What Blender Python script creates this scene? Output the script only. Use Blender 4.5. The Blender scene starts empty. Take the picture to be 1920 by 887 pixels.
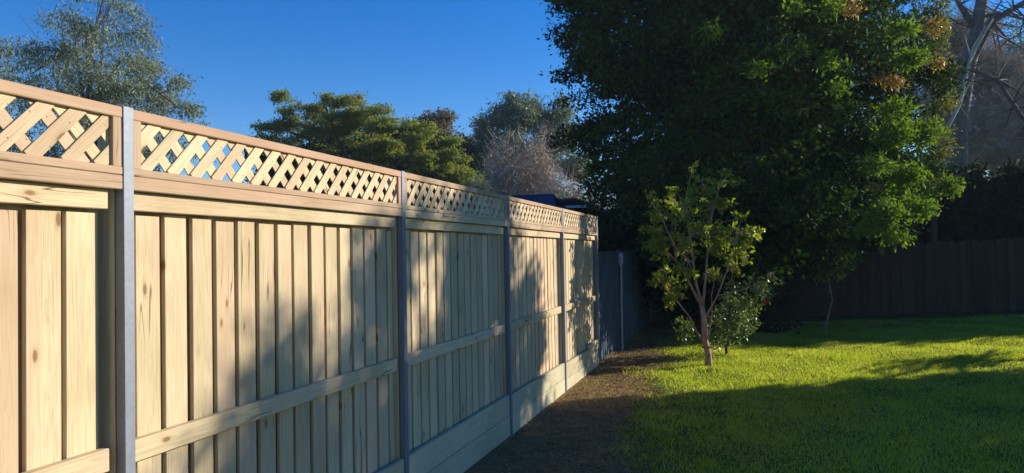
import bpy, math, random
import numpy as np
from mathutils import Vector, Matrix, noise
random.seed(7)
RNG = np.random.default_rng(11)
C = bpy.context.scene.collection
R = math.radians
scn = bpy.context.scene

# ------------------------------------------------------------------ camera
EYE = Vector((2.22, 0.0, 1.83))
YAW, PITCH, ROLL, FPX = R(17.2), R(1.34), R(1.05), 1387.0
cam_d = bpy.data.cameras.new('camera')
cam = bpy.data.objects.new('camera', cam_d); C.objects.link(cam)
cam_d.sensor_width = 36; cam_d.lens = FPX / 1920 * 36
cam_d.clip_start = 0.05; cam_d.clip_end = 2000
CM = (Matrix.Rotation(YAW, 3, 'Z') @ Matrix.Rotation(R(90) + PITCH, 3, 'X') @ Matrix.Rotation(-ROLL, 3, 'Z'))
cam.matrix_world = Matrix.Translation(EYE) @ CM.to_4x4()
scn.camera = cam

def at(px, py, Z):
    """the world point that lies Z metres away (along the view) at this place in the photograph"""
    v = CM @ Vector(((px - 960) / FPX, -(py - 443.5) / FPX, -1.0))
    return EYE + v * Z

# ------------------------------------------------------------------ light
SUN_AZ, SUN_EL = R(52), R(18)          # azimuth from +Y towards +X
sd = Vector((math.sin(SUN_AZ) * math.cos(SUN_EL), math.cos(SUN_AZ) * math.cos(SUN_EL), math.sin(SUN_EL)))
w = bpy.data.worlds.new('World'); scn.world = w; w.use_nodes = True
nt = w.node_tree
bgn = nt.nodes['Background']
sky = nt.nodes.new('ShaderNodeTexSky'); sky.sky_type = 'NISHITA'; sky.sun_disc = False
sky.sun_elevation = SUN_EL; sky.sun_rotation = SUN_AZ
sky.air_density = 1.0; sky.dust_density = 0.0; sky.ozone_density = 4.0
hs = nt.nodes.new('ShaderNodeHueSaturation'); hs.inputs['Saturation'].default_value = 1.34; hs.inputs['Value'].default_value = 1.2; hs.inputs['Hue'].default_value = 0.515
nt.links.new(sky.outputs[0], hs.inputs['Color']); nt.links.new(hs.outputs[0], bgn.inputs[0]); bgn.inputs[1].default_value = 0.10
sl = bpy.data.lights.new('sun', 'SUN'); sl.energy = 5.0; sl.angle = R(0.53); sl.color = (1.0, 0.905, 0.75)
so = bpy.data.objects.new('sun', sl); C.objects.link(so)
so.rotation_euler = sd.to_track_quat('Z', 'Y').to_euler()
scn.view_settings.view_transform = 'Standard'; scn.view_settings.look = 'None'
scn.view_settings.exposure = 0.57; scn.view_settings.gamma = 1
scn.cycles.max_bounces = 5; scn.cycles.transparent_max_bounces = 4
scn.cycles.diffuse_bounces = 3; scn.cycles.glossy_bounces = 2; scn.cycles.transmission_bounces = 3
scn.cycles.use_denoising = True

# ------------------------------------------------------------------ helpers
def tag(o, label=None, cat=None, group=None, kind=None):
    if label: o['label'] = label
    if cat: o['category'] = cat
    if group: o['group'] = group
    if kind: o['kind'] = kind
    return o

def empty(name, loc=(0, 0, 0)):
    o = bpy.data.objects.new(name, None); C.objects.link(o); o.location = loc
    o.empty_display_size = 0.2
    return o

def link(name, me, mat=None, parent=None, M=None):
    """one mesh object; M is its world matrix; parents are never rotated, only moved"""
    o = bpy.data.objects.new(name, me); C.objects.link(o)
    if mat is not None and len(me.materials) == 0: me.materials.append(mat)
    if mat is not None and me.materials[0] is not mat:
        o.material_slots[0].link = 'OBJECT'; o.material_slots[0].material = mat
    M = M or Matrix()
    if parent is not None:
        o.parent = parent
        off = Vector()
        p = parent
        while p is not None:
            off += p.location; p = p.parent
        M = Matrix.Translation(-off) @ M
    o.matrix_local = M
    return o

def np_mesh(name, V, F, smooth=False):
    me = bpy.data.meshes.new(name)
    V = np.asarray(V, dtype=np.float32); F = np.asarray(F, dtype=np.int32)
    k = F.shape[1]
    me.vertices.add(len(V)); me.vertices.foreach_set('co', V.ravel())
    me.loops.add(F.size); me.loops.foreach_set('vertex_index', F.ravel())
    me.polygons.add(len(F))
    me.polygons.foreach_set('loop_start', np.arange(0, F.size, k, dtype=np.int32))
    if smooth: me.polygons.foreach_set('use_smooth', np.ones(len(F), dtype=bool))
    me.update(calc_edges=True)
    return me

def py_mesh(name, V, F, smooth=False):
    me = bpy.data.meshes.new(name); me.from_pydata([tuple(v) for v in V], [], F); me.update()
    if smooth:
        for p in me.polygons: p.use_smooth = True
    return me

class MB:
    def __init__(s): s.V = []; s.F = []
    def box(s, x0, x1, y0, y1, z0, z1, b=0.0):
        n = len(s.V)
        s.V += [(x, y, z) for z in (z0, z1) for (x, y) in ((x0, y0), (x1, y0), (x1, y1), (x0, y1))]
        s.F += [tuple(n + i for i in f) for f in ((0, 3, 2, 1), (4, 5, 6, 7), (0, 1, 5, 4), (1, 2, 6, 5), (2, 3, 7, 6), (3, 0, 4, 7))]
        return s
    def tube(s, pts, rad, sides=6, cap=True):
        """tube through pts with a radius at each"""
        n0 = len(s.V); up = None
        pts = [Vector(p) for p in pts]
        for i, p in enumerate(pts):
            d = (pts[min(i + 1, len(pts) - 1)] - pts[max(i - 1, 0)])
            if d.length < 1e-9: d = Vector((0, 0, 1))
            d.normalize()
            if up is None:
                up = d.orthogonal().normalized()
            up = (up - d * up.dot(d))
            if up.length < 1e-6: up = d.orthogonal()
            up.normalize(); sd_ = d.cross(up)
            for k in range(sides):
                a = 2 * math.pi * k / sides
                s.V.append(tuple(p + (up * math.cos(a) + sd_ * math.sin(a)) * rad[i]))
        for i in range(len(pts) - 1):
            for k in range(sides):
                a = n0 + i * sides + k; b = n0 + i * sides + (k + 1) % sides
                s.F.append((a, b, b + sides, a + sides))
        if cap:
            s.F.append(tuple(n0 + k for k in reversed(range(sides))))
            s.F.append(tuple(n0 + (len(pts) - 1) * sides + k for k in range(sides)))
        return s
    def quad(s, a, b, c, d):
        n = len(s.V); s.V += [tuple(a), tuple(b), tuple(c), tuple(d)]; s.F.append((n, n + 1, n + 2, n + 3)); return s
    def poly(s, pts):
        n = len(s.V); s.V += [tuple(p) for p in pts]; s.F.append(tuple(range(n, n + len(pts)))); return s
    def prism(s, pts, axis, a, b):
        """extrude a polygon of (u, v) along axis 0/1/2 from a to b"""
        def p3(u, v, t): return {0: (t, u, v), 1: (u, t, v), 2: (u, v, t)}[axis]
        n = len(s.V); m = len(pts)
        s.V += [p3(u, v, a) for u, v in pts] + [p3(u, v, b) for u, v in pts]
        s.F.append(tuple(n + i for i in range(m))); s.F.append(tuple(n + m + i for i in reversed(range(m))))
        for i in range(m):
            j = (i + 1) % m
            s.F.append((n + j, n + i, n + m + i, n + m + j))
        return s
    def mesh(s, name, smooth=False):
        me = py_mesh(name, s.V, s.F, smooth)
        return me

def fix_normals(me):
    import bmesh
    bm = bmesh.new(); bm.from_mesh(me); bmesh.ops.recalc_face_normals(bm, faces=bm.faces); bm.to_mesh(me); bm.free()
    return me

# ------------------------------------------------------------------ materials
def new_mat(name):
    m = bpy.data.materials.new(name); m.use_nodes = True
    t = m.node_tree
    b = t.nodes['Principled BSDF']
    return m, t, b

def N(t, typ, **kw):
    n = t.nodes.new(typ)
    for k, v in kw.items():
        if isinstance(k, str) and k.startswith('i_'): n.inputs[k[2:]].default_value = v
        else: setattr(n, k, v)
    return n

def ramp(t, fac, stops):
    r = t.nodes.new('ShaderNodeValToRGB')
    el = r.color_ramp.elements
    while len(el) < len(stops): el.new(0.5)
    for e, (p, c) in zip(el, stops):
        e.position = p; e.color = (*c, 1)
    t.links.new(fac, r.inputs[0])
    return r

def mixc(t, fac, a, b, mode='MIX'):
    m = t.nodes.new('ShaderNodeMix'); m.data_type = 'RGBA'; m.blend_type = mode
    for s, v in ((m.inputs[0], fac), (m.inputs[6], a), (m.inputs[7], b)):
        if hasattr(v, 'links'): t.links.new(v, s)
        elif isinstance(v, (int, float)): s.default_value = v
        else: s.default_value = (*v, 1)
    return m.outputs[2]

def math_(t, op, a, b=None, c=None):
    m = t.nodes.new('ShaderNodeMath'); m.operation = op
    for i, v in enumerate((a, b, c)):
        if v is None: continue
        if hasattr(v, 'links'): t.links.new(v, m.inputs[i])
        else: m.inputs[i].default_value = v
    return m.outputs[0]

def wood(name, light, dark, pink, knot=1.0, rough=0.75, pinkness=0.35, bump=0.35, grain_scale=1.0, vary=0.16):
    """sawn timber; the grain runs along the object's own z axis, each board is cut from another place"""
    m, t, b = new_mat(name)
    tc = N(t, 'ShaderNodeTexCoord'); oi = N(t, 'ShaderNodeObjectInfo')
    comb = N(t, 'ShaderNodeCombineXYZ')
    for i, k in enumerate((13.7, 29.3, 57.1)):
        t.links.new(math_(t, 'MULTIPLY', oi.outputs['Random'], k), comb.inputs[i])
    add = N(t, 'ShaderNodeVectorMath', operation='ADD')
    t.links.new(tc.outputs['Object'], add.inputs[0]); t.links.new(comb.outputs[0], add.inputs[1])
    def mapped(s):
        mp = N(t, 'ShaderNodeMapping'); mp.inputs['Scale'].default_value = s
        t.links.new(add.outputs[0], mp.inputs[0]); return mp.outputs[0]
    # wandering of the grain round the knots
    g1 = N(t, 'ShaderNodeTexNoise', i_Scale=1.0, i_Detail=3.0, i_Roughness=0.6, i_Distortion=0.6)
    t.links.new(mapped((26 * grain_scale, 26 * grain_scale, 1.3 * grain_scale)), g1.inputs['Vector'])
    g2 = N(t, 'ShaderNodeTexNoise', i_Scale=1.0, i_Detail=4.0, i_Roughness=0.65)
    t.links.new(mapped((210, 210, 5)), g2.inputs['Vector'])
    rings = math_(t, 'FRACT', math_(t, 'MULTIPLY', g1.outputs[0], 7.0))
    rr = ramp(t, rings, [(0.0, dark), (0.30, tuple(0.5 * (p + q) for p, q in zip(light, dark))), (0.62, light), (0.9, light), (1.0, dark)])
    base = mixc(t, 0.34, light, rr.outputs[0])
    fine = ramp(t, g2.outputs[0], [(0.3, (0.80, 0.78, 0.74)), (0.65, (1.04, 1.04, 1.04))])
    base = mixc(t, 1.0, base, fine.outputs[0], 'MULTIPLY')
    # heartwood (pinkish) stripes, stronger in some boards
    hw = N(t, 'ShaderNodeTexNoise', i_Scale=1.0, i_Detail=1.0)
    t.links.new(mapped((7, 7, 0.45)), hw.inputs['Vector'])
    rp = ramp(t, hw.outputs[0], [(0.50, (0, 0, 0)), (0.60, (1, 1, 1))])
    base = mixc(t, math_(t, 'MULTIPLY', rp.outputs[0], pinkness), base, pink)
    pk2 = math_(t, 'GREATER_THAN', math_(t, 'FRACT', math_(t, 'MULTIPLY', oi.outputs['Random'], 7.31)), 0.86)
    base = mixc(t, math_(t, 'MULTIPLY', pk2, pinkness * 1.3), base, pink)
    # knots
    vo = N(t, 'ShaderNodeTexVoronoi', i_Scale=1.0, i_Randomness=1.0)
    t.links.new(mapped((8.0, 0.01, 3.4)), vo.inputs['Vector'])
    kd = math_(t, 'ADD', vo.outputs['Distance'], math_(t, 'MULTIPLY', g1.outputs[0], 0.05))
    rk = ramp(t, kd, [(0.0, (1, 1, 1)), (0.095, (1, 1, 1)), (0.12, (0.35, 0.35, 0.35)), (0.16, (0.12, 0.12, 0.12)), (0.25, (0, 0, 0))])
    kc = mixc(t, math_(t, 'FRACT', math_(t, 'MULTIPLY', kd, 42.0)), (0.20, 0.10, 0.045), (0.36, 0.21, 0.10))
    base = mixc(t, math_(t, 'MULTIPLY', rk.outputs[0], 0.75 * knot), base, kc)
    # splits and resin streaks
    sn = N(t, 'ShaderNodeTexNoise', i_Scale=1.0, i_Detail=2.0, i_Distortion=0.3)
    t.links.new(mapped((16, 0.01, 0.9)), sn.inputs['Vector'])
    sa = math_(t, 'ABSOLUTE', math_(t, 'SUBTRACT', sn.outputs[0], 0.5))
    sg = N(t, 'ShaderNodeTexNoise', i_Scale=1.0, i_Detail=1.0); t.links.new(mapped((5, 0.01, 1.7)), sg.inputs['Vector'])
    rs = ramp(t, sa, [(0.0, (1, 1, 1)), (0.006, (0.8, 0.8, 0.8)), (0.014, (0, 0, 0))])
    rg_ = ramp(t, sg.outputs[0], [(0.58, (0, 0, 0)), (0.63, (1, 1, 1))])
    base = mixc(t, math_(t, 'MULTIPLY', math_(t, 'MULTIPLY', rs.outputs[0], rg_.outputs[0]), 0.75 * knot), base, (0.17, 0.09, 0.045))
    # each board its own tone
    tone = math_(t, 'ADD', 1.0 - vary / 2 - vary * 0.2, math_(t, 'MULTIPLY', math_(t, 'FRACT', math_(t, 'MULTIPLY', oi.outputs['Random'], 3.77)), vary))
    cc = N(t, 'ShaderNodeCombineColor')
    for i in range(3): t.links.new(tone, cc.inputs[i])
    base = mixc(t, 1.0, base, cc.outputs[0], 'MULTIPLY')
    # dirt
    dn = N(t, 'ShaderNodeTexNoise', i_Scale=2.3, i_Detail=5.0)
    t.links.new(add.outputs[0], dn.inputs['Vector'])
    dr = ramp(t, dn.outputs[0], [(0.35, (0.86, 0.86, 0.80)), (0.6, (1, 1, 1))])
    base = mixc(t, 1.0, base, dr.outputs[0], 'MULTIPLY')
    t.links.new(base, b.inputs['Base Color'])
    b.inputs['Roughness'].default_value = rough; b.inputs['Specular IOR Level'].default_value = 0.25
    bp = N(t, 'ShaderNodeBump', i_Strength=bump, i_Distance=0.002)
    t.links.new(math_(t, 'ADD', g2.outputs[0], math_(t, 'MULTIPLY', rings, 0.4)), bp.inputs['Height'])
    t.links.new(bp.outputs[0], b.inputs['Normal'])
    return m

PINE = wood('new_pine', (0.70, 0.57, 0.365), (0.48, 0.34, 0.18), (0.64, 0.41, 0.28), knot=1.3, vary=0.26)
PINE_PINK = wood('pink_pine', (0.50, 0.37, 0.245), (0.36, 0.25, 0.15), (0.49, 0.30, 0.20), pinkness=0.6)
PACK = wood('red_brown_packer', (0.34, 0.21, 0.13), (0.24, 0.14, 0.08), (0.36, 0.2, 0.13))
PLINTH = wood('plinth_pine', (0.58, 0.53, 0.37), (0.46, 0.41, 0.26), (0.52, 0.42, 0.28), knot=0.7, pinkness=0.2)
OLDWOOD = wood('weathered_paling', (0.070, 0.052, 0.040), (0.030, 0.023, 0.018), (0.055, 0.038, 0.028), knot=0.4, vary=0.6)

def metal(name, col, rough=0.45, metallic=0.85, spangle=True, streak=0.0):
    m, t, b = new_mat(name)
    tc = N(t, 'ShaderNodeTexCoord')
    vo = N(t, 'ShaderNodeTexVoronoi', i_Scale=70.0)
    t.links.new(tc.outputs['Object'], vo.inputs['Vector'])
    no = N(t, 'ShaderNodeTexNoise', i_Scale=4.0, i_Detail=5.0)
    t.links.new(tc.outputs['Object'], no.inputs['Vector'])
    r1 = ramp(t, vo.outputs['Color'], [(0.2, tuple(c * 0.93 for c in col)), (0.8, tuple(min(1, c * 1.04) for c in col))])
    r2 = ramp(t, no.outputs[0], [(0.35, (0.80, 0.80, 0.80)), (0.65, (1, 1, 1))])
    t.links.new(mixc(t, 1.0, r1.outputs[0] if spangle else col, r2.outputs[0], 'MULTIPLY'), b.inputs['Base Color'])
    b.inputs['Metallic'].default_value = metallic
    t.links.new(math_(t, 'ADD', rough - 0.08, math_(t, 'MULTIPLY', no.outputs[0], 0.16)), b.inputs['Roughness'])
    return m
GALV = metal('galvanised_steel', (0.21, 0.24, 0.29), 0.6, 0.35)

def leafmat(name, cols, rough=0.5, spec=0.4, trans=0.3, tcol=None, vary=0.25):
    """leaves: each leaf has its own tone; light passes through in part"""
    m = bpy.data.materials.new(name); m.use_nodes = True; t = m.node_tree
    b = t.nodes['Principled BSDF']; out = t.nodes['Material Output']
    g = N(t, 'ShaderNodeNewGeometry'); tc = N(t, 'ShaderNodeTexCoord')
    no = N(t, 'ShaderNodeTexNoise', i_Scale=0.9, i_Detail=2.0)
    t.links.new(tc.outputs['Object'], no.inputs['Vector'])
    f = math_(t, 'ADD', math_(t, 'MULTIPLY', g.outputs['Random Per Island'], 0.65), math_(t, 'MULTIPLY', no.outputs[0], 0.5))
    n = len(cols)
    r = ramp(t, f, [(0.12 + 0.85 * i / max(1, n - 1), c) for i, c in enumerate(cols)])
    t.links.new(r.outputs[0], b.inputs['Base Color'])
    b.inputs['Roughness'].default_value = rough; b.inputs['Specular IOR Level'].default_value = spec
    tr = N(t, 'ShaderNodeBsdfTranslucent')
    tc_ = mixc(t, 1.0, r.outputs[0], tcol or (1.5, 1.6, 0.5), 'MULTIPLY')
    t.links.new(tc_, tr.inputs[0])
    mx = N(t, 'ShaderNodeMixShader'); mx.inputs[0].default_value = trans
    t.links.new(b.outputs[0], mx.inputs[1]); t.links.new(tr.outputs[0], mx.inputs[2])
    t.links.new(mx.outputs[0], out.inputs[0])
    return m

def bark(name, a, b_, scale=(14, 14, 3), rough=0.85):
    m, t, b = new_mat(name)
    tc = N(t, 'ShaderNodeTexCoord'); mp = N(t, 'ShaderNodeMapping'); mp.inputs['Scale'].default_value = scale
    t.links.new(tc.outputs['Object'], mp.inputs[0])
    no = N(t, 'ShaderNodeTexNoise', i_Scale=1.0, i_Detail=6.0, i_Roughness=0.65)
    t.links.new(mp.outputs[0], no.inputs['Vector'])
    r = ramp(t, no.outputs[0], [(0.35, a), (0.62, b_)])
    t.links.new(r.outputs[0], b.inputs['Base Color']); b.inputs['Roughness'].default_value = rough
    bp = N(t, 'ShaderNodeBump', i_Strength=0.6, i_Distance=0.01); t.links.new(no.outputs[0], bp.inputs['Height'])
    t.links.new(bp.outputs[0], b.inputs['Normal'])
    return m

def plain(name, a, b_=None, scale=3.0, rough=0.7, metallic=0.0):
    m, t, b = new_mat(name)
    tc = N(t, 'ShaderNodeTexCoord')
    no = N(t, 'ShaderNodeTexNoise', i_Scale=scale, i_Detail=6.0)
    t.links.new(tc.outputs['Object'], no.inputs['Vector'])
    r = ramp(t, no.outputs[0], [(0.35, a), (0.65, b_ or tuple(c * 1.3 for c in a))])
    t.links.new(r.outputs[0], b.inputs['Base Color']); b.inputs['Roughness'].default_value = rough
    b.inputs['Metallic'].default_value = metallic; b.inputs['Specular IOR Level'].default_value = 0.5 if rough < 0.3 else 0.0
    return m

# ------------------------------------------------------------------ ground
def gz(x, y):
    x = np.asarray(x, dtype=float); y = np.asarray(y, dtype=float)
    rise = np.clip((x - 2.0) / 8.0, 0, 1); rise = rise * rise * (3 - 2 * rise) * 0.24
    near = np.clip((y - 4) / 8.0, 0, 1)
    fade = np.clip((26 - y) / 6, 0, 1)
    bumps = 0.012 * np.sin(x * 1.7 + 0.4) * np.cos(y * 1.3) + 0.008 * np.sin(x * 4.1 + y * 3.3)
    inside = np.clip((x - 0.05) / 0.6, 0, 1)
    return rise * near * fade + bumps * inside * np.clip((24 - y) / 4, 0, 1)

def grid_mesh(name, xs, ys, dz=0.0):
    X, Y = np.meshgrid(xs, ys); Z = gz(X, Y) + dz
    V = np.stack([X, Y, Z], -1).reshape(-1, 3)
    nx, ny = len(xs), len(ys)
    i = (np.arange(ny - 1)[:, None] * nx + np.arange(nx - 1)[None, :]).ravel()
    F = np.stack([i, i + 1, i + nx + 1, i + nx], -1)
    return np_mesh(name, V, F, True)

xs = np.concatenate([np.linspace(-160, -20, 8), np.linspace(-18, -0.5, 14), np.arange(0, 15, 0.15), np.linspace(16, 60, 14), np.linspace(70, 160, 5)])
ys = np.concatenate([np.linspace(-70, -5, 8), np.arange(-4, 26, 0.15), np.linspace(27, 80, 20), np.linspace(90, 260, 10)])
m, t, b = new_mat('lawn_soil')
tc = N(t, 'ShaderNodeTexCoord')
n1 = N(t, 'ShaderNodeTexNoise', i_Scale=2.2, i_Detail=8.0, i_Roughness=0.7); t.links.new(tc.outputs['Object'], n1.inputs['Vector'])
n2 = N(t, 'ShaderNodeTexNoise', i_Scale=45.0, i_Detail=5.0, i_Roughness=0.7); t.links.new(tc.outputs['Object'], n2.inputs['Vector'])
ra = ramp(t, n1.outputs[0], [(0.35, (0.08, 0.13, 0.025)), (0.6, (0.11, 0.16, 0.03)), (0.75, (0.17, 0.13, 0.055))])
rb = ramp(t, n2.outputs[0], [(0.3, (0.5, 0.5, 0.5)), (0.7, (1.25, 1.25, 1.2))])
t.links.new(mixc(t, 1.0, ra.outputs[0], rb.outputs[0], 'MULTIPLY'), b.inputs['Base Color'])
b.inputs['Roughness'].default_value = 0.95; b.inputs['Specular IOR Level'].default_value = 0.05
bp = N(t, 'ShaderNodeBump', i_Strength=0.8, i_Distance=0.02); t.links.new(n2.outputs[0], bp.inputs['Height']); t.links.new(bp.outputs[0], b.inputs['Normal'])
tag(link('ground', grid_mesh('ground', xs, ys), m), kind='structure')

# bare earth beside the fence
def soil_edge(y):
    y = np.asarray(y, float)
    base = np.interp(y, [-4, 5, 8, 11, 12.5, 14, 18], [1.75, 1.40, 1.12, 0.95, 1.0, 0.8, 0.8])
    return base + 0.10 * np.sin(y * 2.1) + 0.06 * np.sin(y * 5.3 + 1) + 0.03 * np.sin(y * 13.0)
ys2 = np.arange(-4, 20, 0.07); nu = 16
U = np.linspace(0, 1, nu)
SX = soil_edge(ys2)[:, None] * U[None, :]; SY = np.repeat(ys2[:, None], nu, 1)
rn = RNG.normal(0, 1, SX.shape) * 0.004
SZ = gz(SX, SY) + 0.022 + rn - 0.03 * (U[None, :] ** 6)
V = np.stack([SX - 0.10 * (U[None, :] < 0.01), SY, SZ], -1).reshape(-1, 3)
i = (np.arange(len(ys2) - 1)[:, None] * nu + np.arange(nu - 1)[None, :]).ravel()
m, t, b = new_mat('bare_earth')
tc = N(t, 'ShaderNodeTexCoord')
n1 = N(t, 'ShaderNodeTexNoise', i_Scale=3.0, i_Detail=8.0, i_Roughness=0.75); t.links.new(tc.outputs['Object'], n1.inputs['Vector'])
n2 = N(t, 'ShaderNodeTexNoise', i_Scale=60.0, i_Detail=5.0); t.links.new(tc.outputs['Object'], n2.inputs['Vector'])
ra = ramp(t, n1.outputs[0], [(0.3, (0.18, 0.11, 0.05)), (0.55, (0.32, 0.21, 0.10)), (0.75, (0.42, 0.30, 0.15))])
rb = ramp(t, n2.outputs[0], [(0.35, (0.55, 0.55, 0.55)), (0.65, (1.1, 1.1, 1.1))])
t.links.new(mixc(t, 1.0, ra.outputs[0], rb.outputs[0], 'MULTIPLY'), b.inputs['Base Color']); b.inputs['Roughness'].default_value = 0.95; b.inputs['Specular IOR Level'].default_value = 0.05
bp = N(t, 'ShaderNodeBump', i_Strength=1.0, i_Distance=0.02); t.links.new(n2.outputs[0], bp.inputs['Height']); t.links.new(bp.outputs[0], b.inputs['Normal'])
tag(link('path', np_mesh('earth_strip', V, np.stack([i, i + 1, i + nu + 1, i + nu], -1), True), m), kind='structure')

# ------------------------------------------------------------------ the new fence
ORIGIN = Y0 = 2.25
BAY = 2.4
board_cache = {}
def board(w_, t_, L, b_=0.002, cut=None):
    """a sawn board, long axis local z from 0 to L, width local x, good face local -y; arrises taken off"""
    key = (round(w_, 4), round(t_, 4), round(L, 3), cut)
    if key in board_cache: return board_cache[key]
    hw, ht = w_ / 2, t_ / 2
    sec = [(-hw + b_, -ht), (hw - b_, -ht), (hw, -ht + b_), (hw, ht - b_), (hw - b_, ht), (-hw + b_, ht), (-hw, ht - b_), (-hw, -ht + b_)]
    V = []; nseg = 1
    for k in range(nseg + 1):
        for (x, y) in sec:
            z = L * k / nseg
            if cut:                       # ends cut at 45 degrees
                z += x * cut
            V.append((x, y, z))
    F = [tuple(range(7, -1, -1)), tuple(range(nseg * 8, nseg * 8 + 8))]
    for k in range(nseg):
        for q in range(8):
            a = k * 8 + q; c = k * 8 + (q + 1) % 8
            F.append((a, c, c + 8, a + 8))
    me = py_mesh('board', V, F)
    board_cache[key] = me
    return me

def bmat(start, direction, xface=(-1, 0, 0)):
    """matrix that stands a board at start, running along direction, its good face towards -xface"""
    z = Vector(direction).normalized(); y = Vector(xface); y = (y - z * y.dot(z)).normalized(); x = y.cross(z)
    M = Matrix((x, y, z)).transposed().to_4x4(); M.translation = Vector(start)
    return M

fence = empty('timber_fence', (0, ORIGIN, 0))
tag(fence, 'new pale pine paling fence topped with diamond lattice along the left of the lawn', 'fence')
NB0, NB1 = -2, 4      # first and last post numbers
def post_mesh():
    """galvanised channel post, lipped, open to the sides"""
    mb = MB(); h = 2.415
    # face, two webs and rear flange as one H section
    mb.prism([(-0.150, -0.025), (-0.146, -0.025), (-0.146, -0.0025), (-0.040, -0.0025), (-0.040, -0.0245), (-0.0385, -0.0252), (-0.002, -0.0252), (0.0, -0.0232),
              (0.0, 0.0232), (-0.002, 0.0252), (-0.0385, 0.0252), (-0.040, 0.0245), (-0.040, 0.0025), (-0.146, 0.0025), (-0.146, 0.025), (-0.150, 0.025)], 2, -0.25, h)
    return fix_normals(mb.mesh('post'))
pm = post_mesh()
for n in range(NB0, NB1 + 1):
    lean = 0.0 if n != 1 else 0.0
    link('post', pm, GALV, fence, Matrix.Translation((0.004, Y0 + BAY * n, 0)))

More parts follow.
